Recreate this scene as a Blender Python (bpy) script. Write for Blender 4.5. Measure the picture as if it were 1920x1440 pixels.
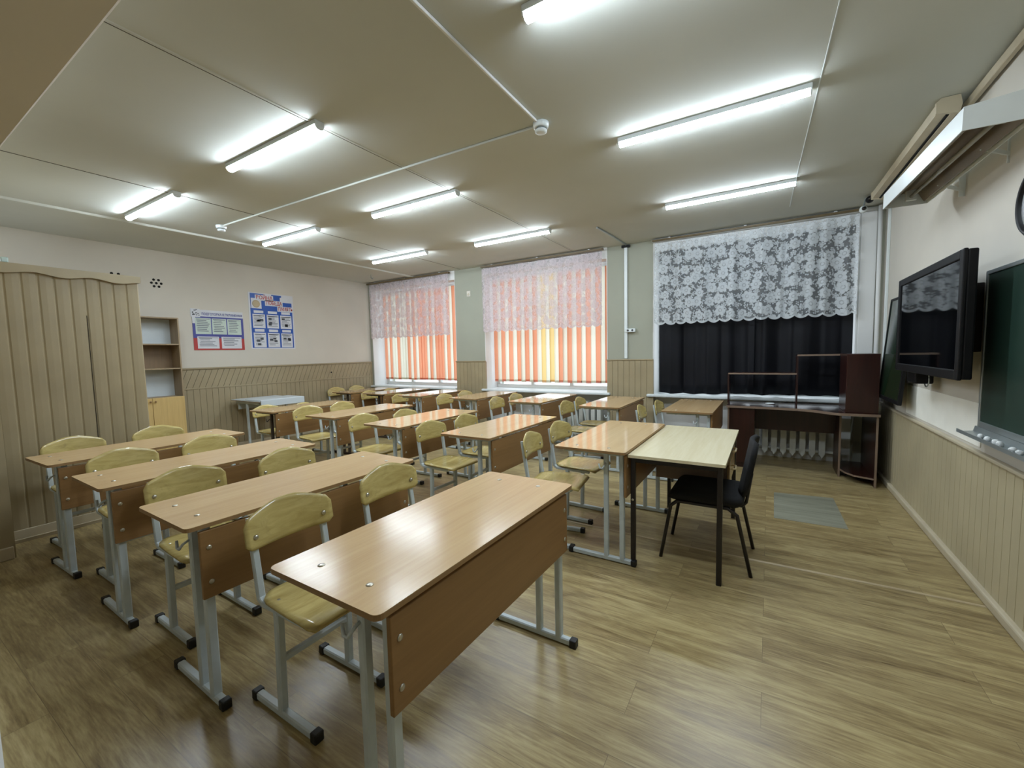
import bpy, bmesh, math, random
from mathutils import Vector, Matrix
random.seed(7)
for o in list(bpy.data.objects): bpy.data.objects.remove(o)
SC = bpy.context.scene
C = SC.collection
PI = math.pi

# ------------------------------------------------------------------ camera
def make_camera():
    yaw, pit, rol = (math.radians(a) for a in (31.403, -4.217, -1.246))
    F = Vector((-math.sin(yaw)*math.cos(pit), math.cos(yaw)*math.cos(pit), math.sin(pit)))
    R = Vector((math.cos(yaw), math.sin(yaw), 0)); U = R.cross(F)
    R2 = R*math.cos(rol)+U*math.sin(rol); U2 = -R*math.sin(rol)+U*math.cos(rol)
    m = Matrix(((R2.x, U2.x, -F.x, 0), (R2.y, U2.y, -F.y, 0), (R2.z, U2.z, -F.z, 1.403), (0, 0, 0, 1)))
    cd = bpy.data.cameras.new('camera'); cam = bpy.data.objects.new('camera', cd); C.objects.link(cam)
    cam.matrix_world = m
    cd.sensor_fit = 'HORIZONTAL'; cd.sensor_width = 36; cd.lens = 790.6/1920*36
    cd.clip_start = .05; cd.clip_end = 200
    SC.camera = cam
make_camera()
# ------------------------------------------------------------------ light and exposure
LED = 116.0           # emission of the ceiling lamps
DAY = 2.9           # daylight outside the windows
w = bpy.data.worlds.new('world'); SC.world = w; w.use_nodes = True
bg = w.node_tree.nodes['Background']; bg.inputs[0].default_value = (.82, .92, 1, 1); bg.inputs[1].default_value = DAY
SC.view_settings.view_transform = 'Standard'; SC.view_settings.look = 'None'
SC.view_settings.gamma = 1; SC.view_settings.exposure = -0.35
SC.view_settings.use_curve_mapping = False
SC.cycles.use_denoising = True; SC.cycles.max_bounces = 8; SC.cycles.transparent_max_bounces = 16
SC.cycles.sample_clamp_indirect = 6; SC.cycles.caustics_reflective = False; SC.cycles.caustics_refractive = False

# ------------------------------------------------------------------ room numbers
XA, XC, YB, ZC = -7.268, 1.054, 6.15, 2.919
XW, YW = -5.0, 1.59          # wardrobe front plane and its end
YN = .645                    # ceiling beam edge

# ------------------------------------------------------------------ material helpers
def s2l(c): return tuple(((v/255)/12.92 if v/255 <= .04045 else ((v/255+.055)/1.055)**2.4) for v in c)+(1,)
class NT:
    def __init__(s, name):
        s.m = bpy.data.materials.new(name); s.m.use_nodes = True; s.t = s.m.node_tree
        for n in list(s.t.nodes): s.t.nodes.remove(n)
        s.out = s.n('ShaderNodeOutputMaterial')
    def n(s, typ, **kw):
        n = s.t.nodes.new(typ)
        for k, v in kw.items():
            if k[0] == 'i' and k[1:].isdigit(): s.put(n.inputs[int(k[1:])], v)
            elif k[:2] == 'I_': s.put(n.inputs[k[2:].replace('_', ' ')], v)
            else: setattr(n, k, v)
        return n
    def put(s, sock, v):
        if isinstance(v, bpy.types.NodeSocket): s.t.links.new(v, sock)
        elif isinstance(v, bpy.types.Node): s.t.links.new(v.outputs[0], sock)
        else: sock.default_value = v
    def math(s, op, a, b=0.0, c=0.0, clamp=False):
        n = s.n('ShaderNodeMath', operation=op); n.use_clamp = clamp
        s.put(n.inputs[0], a); s.put(n.inputs[1], b); s.put(n.inputs[2], c); return n.outputs[0]
    def mix(s, f, a, b):
        n = s.n('ShaderNodeMix', data_type='RGBA'); s.put(n.inputs[0], f); s.put(n.inputs[6], a); s.put(n.inputs[7], b); return n.outputs[2]
    def ramp(s, f, stops):
        n = s.n('ShaderNodeValToRGB'); s.put(n.inputs[0], f); e = n.color_ramp.elements
        while len(e) < len(stops): e.new(.5)
        for i, (p, c) in enumerate(stops): e[i].position = p; e[i].color = c
        return n.outputs[0]
    def coords(s, scale=(1, 1, 1), rot=(0, 0, 0), which='Object', rnd=False):
        tc = s.n('ShaderNodeTexCoord'); v = tc.outputs[which]
        if rnd:
            oi = s.n('ShaderNodeObjectInfo'); a = s.n('ShaderNodeVectorMath', operation='SCALE'); s.put(a.inputs[0], (13.1, 7.7, 5.3)); s.put(a.inputs['Scale'], oi.outputs['Random'])
            b = s.n('ShaderNodeVectorMath', operation='ADD'); s.put(b.inputs[0], v); s.put(b.inputs[1], a.outputs[0]); v = b.outputs[0]
        mp = s.n('ShaderNodeMapping'); s.put(mp.inputs[0], v); mp.inputs['Scale'].default_value = scale; mp.inputs['Rotation'].default_value = rot
        return mp.outputs[0]
    def noise(s, vec, scale, detail=4, rough=.5, dist=0):
        n = s.n('ShaderNodeTexNoise'); s.put(n.inputs['Vector'], vec); n.inputs['Scale'].default_value = scale
        n.inputs['Detail'].default_value = detail; n.inputs['Roughness'].default_value = rough; n.inputs['Distortion'].default_value = dist
        return n.outputs[0]
    def bump(s, h, strength=.3, dist=.002):
        b = s.n('ShaderNodeBump'); s.put(b.inputs['Height'], h); b.inputs['Strength'].default_value = strength; b.inputs['Distance'].default_value = dist; return b.outputs[0]
    def pbr(s, col, rough=.5, metal=0, normal=None, spec=.5, coat=0, **kw):
        p = s.n('ShaderNodeBsdfPrincipled'); s.put(p.inputs['Base Color'], col); s.put(p.inputs['Roughness'], rough)
        p.inputs['Metallic'].default_value = metal; p.inputs['Specular IOR Level'].default_value = spec; p.inputs['Coat Weight'].default_value = coat
        p.inputs['Coat Roughness'].default_value = .12
        if normal is not None: s.put(p.inputs['Normal'], normal)
        for k, v in kw.items(): s.put(p.inputs[k.replace('_', ' ')], v)
        s.put(s.out.inputs[0], p.outputs[0]); return s.m

def plain(name, rgb, rough=.5, metal=0, var=.06, scale=6, spec=.5, coat=0, bump=0, bs=60):
    t = NT(name); c = s2l(rgb); v = t.coords(rnd=True)
    d = tuple(x*(1-var*2) for x in c[:3])+(1,); l = tuple(min(1, x*(1+var)) for x in c[:3])+(1,)
    col = t.ramp(t.noise(v, scale, 5), [(.3, d), (.7, l)])
    nm = t.bump(t.noise(v, bs, 3), bump, .002) if bump else None
    return t.pbr(col, rough, metal, nm, spec, coat)

def wood(name, dark, light, axis='y', fine=60, along=3, rough=.35, coat=0, rnd=True, streak=1.0, spec=.5):
    t = NT(name)
    sc = {'x': (along, fine, fine), 'y': (fine, along, fine), 'z': (fine, fine, along)}[axis]
    v = t.coords(scale=sc, rnd=rnd)
    a = t.noise(v, 1, 6, .6, .3); v2 = t.coords(scale=tuple(k*.12 for k in sc), rnd=rnd); b = t.noise(v2, 1, 4, .6, 1.2)
    f = t.math('ADD', t.math('MULTIPLY', a, .45), t.math('MULTIPLY', b, .55))
    col = t.ramp(f, [(.36, s2l(dark)), (.64, s2l(light))])
    return t.pbr(col, rough, 0, t.bump(a, .12, .001), spec, coat)

def glass():
    t = NT('window_glass'); tr = t.n('ShaderNodeBsdfTransparent'); gl = t.n('ShaderNodeBsdfGlossy'); gl.inputs['Roughness'].default_value = .02
    fr = t.n('ShaderNodeFresnel'); fr.inputs[0].default_value = 1.45
    ge = t.n('ShaderNodeNewGeometry'); fac = t.math('MULTIPLY', fr.outputs[0], t.math('SUBTRACT', 1, ge.outputs['Backfacing']))
    mx = t.n('ShaderNodeMixShader', i0=fac, i1=tr.outputs[0], i2=gl.outputs[0]); t.put(t.out.inputs[0], mx.outputs[0]); return t.m

def cloth(name, rgb, transl=.5, rough=.8):
    t = NT(name); c = s2l(rgb); v = t.coords(scale=(300, 300, 40)); f = t.noise(v, 1, 2)
    col = t.mix(f, tuple(x*.9 for x in c[:3])+(1,), c)
    d = t.n('ShaderNodeBsdfDiffuse', i0=col); tl = t.n('ShaderNodeBsdfTranslucent', i0=col)
    mx = t.n('ShaderNodeMixShader', i0=transl, i1=d.outputs[0], i2=tl.outputs[0]); t.put(t.out.inputs[0], mx.outputs[0]); return t.m

def lace_mat(name, net=.3, full=.86, tint=(238, 243, 247)):
    """floral lace: flowers and leaves woven into a net; UV holds metres of cloth, v measured up from the hem"""
    t = NT(name); uv = t.n('ShaderNodeTexCoord').outputs['UV']
    def flowers(scale, petals, r0, amp, rnd, off):
        mp = t.n('ShaderNodeMapping'); t.put(mp.inputs[0], uv); mp.inputs['Scale'].default_value = (scale, scale, 1); mp.inputs['Location'].default_value = (off, off*1.7, 0)
        vo = t.n('ShaderNodeTexVoronoi', voronoi_dimensions='2D'); t.put(vo.inputs['Vector'], mp.outputs[0]); vo.inputs['Scale'].default_value = 1; vo.inputs['Randomness'].default_value = rnd
        sb = t.n('ShaderNodeVectorMath', operation='SUBTRACT', i0=mp.outputs[0], i1=vo.outputs['Position'])
        sp = t.n('ShaderNodeSeparateXYZ', i0=sb.outputs[0]); cs = t.n('ShaderNodeSeparateColor', i0=vo.outputs['Color'])
        th = t.math('ADD', t.math('ARCTAN2', sp.outputs[1], sp.outputs[0]), t.math('MULTIPLY', cs.outputs[0], 6.28))
        r = vo.outputs['Distance']
        lobe = t.math('ABSOLUTE', t.math('COSINE', t.math('MULTIPLY', th, petals/2)))
        size = t.math('MULTIPLY_ADD', cs.outputs[1], .25, .85)
        edge = t.math('MULTIPLY', t.math('MULTIPLY_ADD', lobe, amp, r0), size)
        body = t.math('MULTIPLY', t.math('SUBTRACT', edge, r), 22, clamp=True)
        ring = t.math('MULTIPLY', t.math('SUBTRACT', .05, t.math('ABSOLUTE', t.math('SUBTRACT', r, .13))), 24, clamp=True)
        vein = t.math('MULTIPLY', t.math('SUBTRACT', .16, lobe), 4, clamp=True)
        det = t.math('MAXIMUM', t.math('MULTIPLY', ring, .6), t.math('MULTIPLY', vein, .55))
        return t.math('MULTIPLY', body, t.math('SUBTRACT', 1, det))
    f1 = flowers(6.6, 6, .36, .12, .55, .3); f2 = flowers(9.5, 5, .17, .17, .8, 4.45); f3 = flowers(21, 2, .02, .42, .9, 9.1)
    cov = t.math('MAXIMUM', f1, t.math('MAXIMUM', t.math('MULTIPLY', f2, .86), t.math('MULTIPLY', f3, .8)))
    vy = t.n('ShaderNodeSeparateXYZ', i0=uv).outputs[1]
    hem = t.math('MULTIPLY', t.math('SUBTRACT', .016, t.math('ABSOLUTE', t.math('SUBTRACT', vy, .012))), 120, clamp=True)
    cov = t.math('MAXIMUM', cov, hem)
    al = t.math('MULTIPLY_ADD', cov, full-net, net)
    c = s2l(tint)
    d = t.n('ShaderNodeBsdfDiffuse', i0=c); tl = t.n('ShaderNodeBsdfTranslucent', i0=c); ms = t.n('ShaderNodeMixShader', i0=.4, i1=d.outputs[0], i2=tl.outputs[0])
    tr = t.n('ShaderNodeBsdfTransparent'); mx = t.n('ShaderNodeMixShader', i0=al, i1=tr.outputs[0], i2=ms.outputs[0])
    t.put(t.out.inputs[0], mx.outputs[0]); return t.m

def floor_mat():
    t = NT('floor_laminate')
    v = t.coords()
    br = t.n('ShaderNodeTexBrick', offset=.37, offset_frequency=2); t.put(br.inputs['Vector'], v)
    br.inputs['Color1'].default_value = (0, 0, 0, 1); br.inputs['Color2'].default_value = (1, 1, 1, 1); br.inputs['Mortar'].default_value = (.5, .5, .5, 1)
    br.inputs['Scale'].default_value = 1; br.inputs['Mortar Size'].default_value = .0012; br.inputs['Mortar Smooth'].default_value = .3
    br.inputs['Brick Width'].default_value = 1.22; br.inputs['Row Height'].default_value = .19; br.inputs['Bias'].default_value = 0
    pid = t.n('ShaderNodeSeparateColor', i0=br.outputs[0]).outputs[0]
    sh = t.n('ShaderNodeCombineXYZ', i0=t.math('MULTIPLY', pid, 31.7), i1=t.math('MULTIPLY', pid, 17.3), i2=0.0)
    ad = t.n('ShaderNodeVectorMath', operation='ADD', i0=v, i1=sh.outputs[0])
    def mp(sc):
        m = t.n('ShaderNodeMapping', i0=ad.outputs[0]); m.inputs['Scale'].default_value = sc; return m.outputs[0]
    g1 = t.noise(mp((1.6, 12, 1)), 1, 8, .66, 1.1); g2 = t.noise(mp((9, 110, 1)), 1, 4, .6, .2); g3 = t.noise(mp((2.2, 5, 1)), 1, 3, .5, 1.5)
    f = t.math('ADD', t.math('MULTIPLY', g1, .62), t.math('MULTIPLY', g2, .38))
    col = t.ramp(f, [(.33, s2l((112, 94, 62))), (.47, s2l((152, 134, 94))), (.56, s2l((174, 158, 114))), (.68, s2l((192, 178, 134)))])
    tone = t.ramp(pid, [(0, (.88, .85, .82, 1)), (.5, (.97, .95, .92, 1)), (1, (1.05, 1.03, 1.0, 1))])
    m1 = t.n('ShaderNodeMix', data_type='RGBA', blend_type='MULTIPLY'); m1.inputs[0].default_value = 1; t.put(m1.inputs[6], col); t.put(m1.inputs[7], tone)
    knot = t.math('MULTIPLY', t.math('SUBTRACT', g3, .66), 7, clamp=True)
    c2 = t.mix(t.math('MULTIPLY', knot, .5), m1.outputs[2], s2l((70, 52, 34)))
    c3 = t.mix(t.math('MULTIPLY', br.outputs[1], .55), c2, s2l((70, 54, 38)))
    # mud and wear near the door side
    wear = t.noise(t.coords(), 1.7, 4, .6, .5)
    c4 = t.mix(t.math('MULTIPLY', t.math('SUBTRACT', wear, .5), 1.2, clamp=True), c3, s2l((104, 84, 60)))
    return t.pbr(c4, t.math('MULTIPLY_ADD', g1, .12, .24), 0, t.bump(f, .12, .001), .5)

def ply_mat():
    t = NT('yellow_plywood'); v = t.coords(scale=(26, 5, 26), rnd=True); a = t.noise(v, 1, 5, .6, .8); b = t.noise(t.coords(scale=(9, 7, 9), rnd=True), 1, 6, .7, 1.5)
    c = t.ramp(a, [(.3, s2l((174, 154, 92))), (.7, s2l((208, 190, 126)))])
    worn = t.math('MULTIPLY', t.math('SUBTRACT', b, .56), 5, clamp=True)
    c = t.mix(t.math('MULTIPLY', worn, .38), c, s2l((126, 104, 62)))
    return t.pbr(c, t.math('MULTIPLY_ADD', b, .2, .08), 0, t.bump(a, .15, .001), .55)
M = {}
M['plaster'] = plain('plaster_ceiling', (198, 200, 192), .95, var=.02, scale=1.5, bump=.15, bs=25)
M['cream'] = plain('wall_paint_cream', (210, 204, 192), .85, var=.02, scale=2, bump=.1, bs=40)
M['white'] = plain('white_paint', (226, 226, 224), .6, var=.02, scale=3)
M['pvc'] = plain('white_plastic', (222, 228, 228), .35, var=.02)
M['dado'] = plain('panel_paint_beige', (162, 148, 118), .45, var=.05, scale=3, bump=.1)
M['dado2'] = plain('panel_paint_tan', (186, 174, 142), .45, var=.05, scale=3, bump=.1)
M['skirt'] = plain('skirting_paint', (196, 184, 158), .5, var=.05)
M['patch'] = plain('wall_paint_pale', (252, 250, 240), .8, var=.02)
M['floor'] = floor_mat()
M['beech'] = wood('beech_laminate', (196, 163, 118), (209, 178, 133), 'y', 70, 2.5, .09, spec=.55)
M['beech_worn'] = wood('beech_laminate_worn', (194, 160, 115), (207, 176, 130), 'y', 70, 2.5, .19, spec=.4)
M['backlit_wall'] = plain('wall_paint_backlit', (160, 161, 146), .85, var=.02, scale=2, bump=.1, bs=40)  # greenish wall paint, backlit dimness of the window piers put into its colour
M['case'] = wood('grey_brown_laminate', (148, 128, 100), (166, 146, 116), 'z', 60, 3, .5)
M['case_back'] = wood('brown_laminate', (122, 100, 74), (138, 114, 86), 'z', 60, 3, .5)
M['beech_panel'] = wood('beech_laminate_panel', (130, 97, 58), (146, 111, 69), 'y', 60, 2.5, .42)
M['ply'] = ply_mat()
M['edge'] = plain('dark_edge_band', (150, 118, 78), .5)
M['pale'] = wood('pale_birch_laminate', (216, 202, 164), (232, 222, 190), 'y', 30, 2, .22)
M['birch'] = wood('yellow_birch_laminate', (196, 164, 104), (214, 184, 122), 'z', 60, 3, .5)
M['frame'] = plain('grey_enamel', (192, 202, 205), .38, .0, var=.05, scale=12, spec=.6)
M['frame_dark'] = plain('dark_brown_enamel', (62, 52, 44), .4)
M['black_metal'] = plain('black_metal', (26, 20, 20), .35)
M['cap'] = plain('black_plastic_cap', (22, 22, 22), .5)
M['bolt'] = plain('steel_bolt', (200, 196, 184), .3, .9)
M['fabric'] = plain('black_fabric', (9, 9, 11), .9, bump=.5, bs=300)
M['black'] = plain('black_plastic', (8, 8, 11), .5, spec=.3)
M['screen'] = plain('black_glass', (5, 6, 8), .04, var=0, spec=.9)
M['mahog'] = wood('mahogany_laminate', (34, 14, 11), (54, 24, 18), 'z', 50, 2, .3, rnd=False)
M['mahog_top'] = wood('mahogany_laminate_top', (36, 16, 13), (56, 26, 20), 'x', 50, 2, .18, rnd=False)
M['mahog_edge'] = plain('greyish_edge_band', (128, 108, 92), .4)
M['green'] = plain('chalkboard_green', (36, 60, 50), .5, var=.1, scale=4)
M['green2'] = plain('chalkboard_green_glossy', (22, 44, 24), .12, var=.1, scale=4)
M['alu'] = plain('aluminium', (176, 184, 184), .3, .6)
M['chalk'] = plain('chalk_white', (236, 238, 236), .9)
M['iron'] = plain('radiator_enamel', (214, 216, 210), .4)
M['track'] = plain('brown_curtain_track', (112, 96, 66), .4)
M['blackcloth'] = plain('black_curtain_cloth', (10, 11, 18), .6, spec=.25, var=.2, scale=3)
M['lace'] = lace_mat('lace_white', .27, .9)
M['lace2'] = lace_mat('lace_lilac', .42, .88, (214, 206, 212))
M['s_or'] = cloth('blind_orange', (236, 160, 126), .6)
M['s_wh'] = cloth('blind_white', (236, 232, 214), .6)
M['s_ye'] = cloth('blind_yellow', (240, 206, 140), .6)
M['glass'] = glass()
M['reflector'] = plain('lamp_reflector', (140, 122, 96), .3, .5)
M['tube'] = plain('unlit_glass_tube', (170, 168, 160), .15)
M['hole'] = plain('dark_hole', (12, 11, 10), .9)
M['shadowgap'] = plain('dark_crack', (92, 88, 78), .9)
M['paper'] = plain('paper_white', (214, 216, 222), .5, var=.03)
M['paper_g'] = plain('paper_greenish', (196, 210, 200), .4, var=.03)
M['blue'] = plain('print_blue', (34, 84, 172), .35)
M['red'] = plain('print_red', (178, 62, 58), .35)
M['navy'] = plain('print_navy', (72, 76, 150), .35)
M['ink'] = plain('print_grey', (120, 126, 136), .5)
M['inkd'] = plain('print_dark', (70, 74, 80), .5)
M['greypatch'] = wood('grey_laminate', (122, 122, 106), (158, 158, 140), 'x', 26, 2.5, .3, rnd=False)
M['strip'] = plain('threshold_beige', (186, 168, 134), .4)
M['panelwhite'] = plain('white_melamine', (206, 214, 218), .35, var=.02)
M['clear'] = plain('cut_glass', (170, 190, 184), .1, spec=.8)
def led_mat():
    t = NT('led_diffuser'); e = t.n('ShaderNodeEmission'); e.inputs[0].default_value = (.85, .975, 1.09, 1); e.inputs[1].default_value = LED
    t.put(t.out.inputs[0], e.outputs[0]); return t.m
M['led'] = led_mat()

# ------------------------------------------------------------------ mesh helpers
class MB:
    def __init__(s): s.b = bmesh.new(); s.uv = None
    def box(s, a, b, bev=0, mat=None, seg=2):
        lo = [min(a[i], b[i]) for i in range(3)]; hi = [max(a[i], b[i]) for i in range(3)]
        vs = [s.b.verts.new((x, y, z)) for x in (lo[0], hi[0]) for y in (lo[1], hi[1]) for z in (lo[2], hi[2])]
        fs = [s.b.faces.new([vs[i] for i in q]) for q in ((0, 1, 3, 2), (4, 6, 7, 5), (0, 4, 5, 1), (2, 3, 7, 6), (0, 2, 6, 4), (1, 5, 7, 3))]
        if bev:
            es = list({e for f in fs for e in f.edges})
            r = bmesh.ops.bevel(s.b, geom=es, offset=bev, segments=seg, affect='EDGES', profile=.5); vs = list({v for f in r['faces'] for v in f.verts} | {v for v in vs if v.is_valid})
        if mat is not None: bmesh.ops.transform(s.b, matrix=mat, verts=vs)
        return s
    def prism(s, poly, fn, a, b):
        """poly: 2-D outline; fn(u, v, w) -> 3-D point; extruded over w in a..b"""
        A = [s.b.verts.new(fn(u, v, a)) for u, v in poly]; B = [s.b.verts.new(fn(u, v, b)) for u, v in poly]
        s.b.faces.new(A[::-1]); s.b.faces.new(B); n = len(poly)
        for i in range(n): s.b.faces.new((A[i], A[(i+1) % n], B[(i+1) % n], B[i]))
        return s
    def sweep(s, pts, section, closed=False, smooth=False):
        """section: list of 2-D offsets, swept on a polyline with parallel frames"""
        pts = [Vector(p) for p in pts]; n = len(pts); rings = []; ref = None
        for i in range(n):
            if i == 0: d = pts[1]-pts[0]
            elif i == n-1: d = pts[-1]-pts[-2]
            else: d = (pts[i+1]-pts[i]).normalized()+(pts[i]-pts[i-1]).normalized()
            d.normalize()
            if ref is None:
                up = Vector((0, 0, 1)) if abs(d.z) < .9 else Vector((0, 1, 0))
                ref = (up-d*up.dot(d)).normalized()
            else: ref = (ref-d*ref.dot(d)).normalized()
            side = d.cross(ref); k = 1
            if 0 < i < n-1:
                c = (pts[i+1]-pts[i]).normalized().dot(d); k = 1/max(.5, c)
            rings.append([s.b.verts.new(pts[i]+side*u*k+ref*v*k) for u, v in section])
        m = len(section)
        for i in range(n-1):
            for j in range(m):
                f = s.b.faces.new((rings[i][j], rings[i][(j+1) % m], rings[i+1][(j+1) % m], rings[i+1][j])); f.smooth = smooth
        s.b.faces.new(rings[0][::-1]); s.b.faces.new(rings[-1]); return s
    def tube(s, pts, r, n=10): return s.sweep(pts, [(r*math.cos(2*PI*k/n), r*math.sin(2*PI*k/n)) for k in range(n)], smooth=True)
    def bar(s, pts, w, h):
        c = min(w, h)*.16; a, b = w/2, h/2
        return s.sweep(pts, [(a, b-c), (a-c, b), (-a+c, b), (-a, b-c), (-a, -b+c), (-a+c, -b), (a-c, -b), (a, -b+c)])
    def lathe(s, prof, c, axis='z', n=16):
        ax = {'x': (Vector((0, 1, 0)), Vector((0, 0, 1)), Vector((1, 0, 0))), 'y': (Vector((1, 0, 0)), Vector((0, 0, 1)), Vector((0, 1, 0))), 'z': (Vector((1, 0, 0)), Vector((0, 1, 0)), Vector((0, 0, 1)))}[axis]
        rings = [[s.b.verts.new(Vector(c)+ax[2]*h+(ax[0]*math.cos(2*PI*k/n)+ax[1]*math.sin(2*PI*k/n))*max(r, 1e-4)) for k in range(n)] for r, h in prof]
        for i in range(len(prof)-1):
            for k in range(n):
                f = s.b.faces.new((rings[i][k], rings[i][(k+1) % n], rings[i+1][(k+1) % n], rings[i+1][k])); f.smooth = True
        s.b.faces.new(rings[0][::-1]); s.b.faces.new(rings[-1]); return s
    def surf(s, nu, nv, fn, uvfn=None, thick=0):
        g = [[s.b.verts.new(fn(i/nu, j/nv)) for j in range(nv+1)] for i in range(nu+1)]
        if uvfn and s.uv is None: s.uv = s.b.loops.layers.uv.new('UVMap')
        for i in range(nu):
            for j in range(nv):
                f = s.b.faces.new((g[i][j], g[i+1][j], g[i+1][j+1], g[i][j+1])); f.smooth = True
                if uvfn:
                    for l, (a, b) in zip(f.loops, ((i, j), (i+1, j), (i+1, j+1), (i, j+1))): l[s.uv].uv = uvfn(a/nu, b/nv)
        return s
    def build(s, name, mat, parent=None, solid=0, loc=None, normals=True):
        if normals: bmesh.ops.recalc_face_normals(s.b, faces=s.b.faces)
        me = bpy.data.meshes.new(name); s.b.to_mesh(me); s.b.free()
        me.materials.append(M[mat] if isinstance(mat, str) else mat)
        o = bpy.data.objects.new(name, me); C.objects.link(o)
        if parent: o.parent = parent
        if loc: o.location = loc
        if solid:
            md = o.modifiers.new('thickness', 'SOLIDIFY'); md.thickness = solid; md.offset = 0
        return o

def rpoly(x0, x1, y0, y1, r, n=4):
    out = []
    for cx, cy, a in ((x1-r, y1-r, 0), (x0+r, y1-r, 90), (x0+r, y0+r, 180), (x1-r, y0+r, 270)):
        for k in range(n+1):
            t = math.radians(a+90*k/n); out.append((cx+r*math.cos(t), cy+r*math.sin(t)))
    return out
XY = lambda u, v, w_: (u, v, w_)
YZ = lambda u, v, w_: (w_, u, v)
XZ = lambda u, v, w_: (u, w_, v)
def tag(o, label, cat, group=None):
    o['label'] = label; o['category'] = cat
    if group: o['group'] = group
    return o
def struct(o): o['kind'] = 'structure'; return o
def empty(name, label, cat, loc=(0, 0, 0), rz=0, group=None):
    o = bpy.data.objects.new(name, None); C.objects.link(o); o.location = loc; o.rotation_euler = (0, 0, rz); o.empty_display_size = .1
    return tag(o, label, cat, group)
def copy_tree(o, parent=None):
    c = o.copy(); C.objects.link(c)
    if parent: c.parent = parent
    for ch in list(o.children): copy_tree(ch, c)
    return c
def box(name, a, b, mat, bev=0, parent=None): return MB().box(a, b, bev).build(name, mat, parent)
def text_mesh(name, body, size, mat, parent, matrix, extr=.0006, fit=None):
    cu = bpy.data.curves.new(name, 'FONT'); cu.body = body; cu.size = size; cu.align_x = 'CENTER'; cu.align_y = 'CENTER'; cu.extrude = extr; cu.offset = size*.012
    tmp = bpy.data.objects.new('tmp_text', cu); C.objects.link(tmp)
    me = bpy.data.meshes.new_from_object(tmp.evaluated_get(bpy.context.evaluated_depsgraph_get())); C.objects.unlink(tmp); bpy.data.objects.remove(tmp); bpy.data.curves.remove(cu)
    if fit:
        xs = [v.co.x for v in me.vertices]; k = fit/(max(xs)-min(xs)) if xs else 1
        for v in me.vertices: v.co.x *= k
    me.transform(matrix); me.materials.clear(); me.materials.append(M[mat]); me.name = name
    o = bpy.data.objects.new(name, me); C.objects.link(o); o.parent = parent; return o

# ------------------------------------------------------------------ setting: floor, walls, ceiling
struct(box('floor', (XA-.4, -1.6, -.1), (XC+.3, YB+.6, 0), 'floor'))
struct(box('ceiling', (XA-.4, YN, ZC), (XC+.3, YB+.6, ZC+.2), 'plaster'))
struct(box('ceiling_beam', (XA-.4, -1.6, 2.655), (XC+.3, YN, ZC+.2), 'cream', .01)).name = 'trim_1'
struct(box('wall_left', (XA-.3, YN, 0), (XA, YB+.6, ZC), 'cream'))
struct(box('wall_right', (XC, -1.6, 0), (XC+.3, YB+.6, ZC), 'cream'))
struct(box('wall_rear', (-5.3, -1.75, 0), (XC+.3, -1.6, ZC), 'cream'))
struct(box('wall_entrance', (-5.3, -1.6, 0), (-4.64, YN, 2.7), 'dado'))
m = MB()
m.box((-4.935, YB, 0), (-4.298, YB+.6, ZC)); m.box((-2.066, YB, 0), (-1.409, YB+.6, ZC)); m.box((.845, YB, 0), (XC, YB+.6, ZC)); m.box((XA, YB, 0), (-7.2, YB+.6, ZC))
struct(m.build('wall_window', 'backlit_wall'))
m = MB(); m.box((XA, YB+.002, 2.76), (-4.935, YB+.6, ZC)); m.box((-4.298, YB+.002, 2.76), (-2.066, YB+.6, ZC)); m.box((-1.409, YB+.002, 2.76), (.845, YB+.6, ZC))
for a, b in ((-7.2, -4.935), (-4.298, -2.066), (-1.409, .845)):
    m.box((a, YB+.18, 0), (b, YB+.6, .735))
    for x in (a, b):     # plaster reveals
        m.box((x-.012, YB+.004, .735), (x+.012, YB+.5, 2.76))
struct(m.build('trim_2', 'white'))
# window sills
for i, (a, b) in enumerate(((-7.26, -4.95), (-4.36, -2.02), (-1.484, .86))):
    struct(MB().box((a, YB-.06, .738), (b, YB+.5, .778), .012).build('trim_%d' % (3+i), 'pvc'))
# windows
for n, (a, b) in enumerate(((-7.188, -4.947), (-4.286, -2.078), (-1.397, .833))):
    m = MB(); y0, y1 = YB+.36, YB+.43; z0, z1 = .778, 2.76; fw = .06
    m.box((a, y0, z0), (b, y1, z0+fw), .006); m.box((a, y0, z1-fw), (b, y1, z1), .006)
    for x in (a, a+(b-a)/3-fw/2, a+2*(b-a)/3-fw/2, b-fw): m.box((x, y0, z0+fw), (x+fw, y1, z1-fw), .006)
    m.box((a+(b-a)/3, y0, 2.15), (a+2*(b-a)/3, y1, 2.22), .006)
    wf = struct(m.build('window_%d' % (n+1), 'pvc'))
    for k in range(3):
        x0 = a+(b-a)*k/3; MB().box((x0+.03, y0+.03, z0+.03), (x0+(b-a)/3-.03, y0+.036, z1-.03)).build('pane', 'glass', wf)
    MB().box((a+(b-a)/3+.07, y0-.03, 1.4), (a+(b-a)/3+.085, y0, 1.55), .004).build('handle', 'pvc', wf)

# board cladding with V grooves (real relief)
def cladding(name, mat, o, du, u0, u1, z0, z1, t=.018, pitch=.0835, g=.006, wave=0):
    """boards along direction du (unit, horizontal) from o; normal side given by t*dn"""
    m = MB(); du = Vector(du); dn = Vector((-du.y, du.x, 0)); o = Vector(o)
    prof = []; u = u0
    while u < u1-1e-6:
        e = min(u+pitch, u1)
        prof += [(u, t-.007), (u+g*.5, t), (e-g*.5-wave, t), (e-g*.3, t-.007)] if not wave else [(u, t-.008), (u+.008, t-.001), (u+(e-u)*.5, t), (e-.012, t-.002), (e-.003, t-.008)]
        u += pitch
    prof += [(u1, t-.007)]
    poly = [(u0, 0)]+prof+[(u1, 0)]
    m.prism(poly, lambda a, b, w_: tuple(o+du*a+dn*b+Vector((0, 0, w_))), z0, z1)
    return m.build(name, mat)
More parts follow.
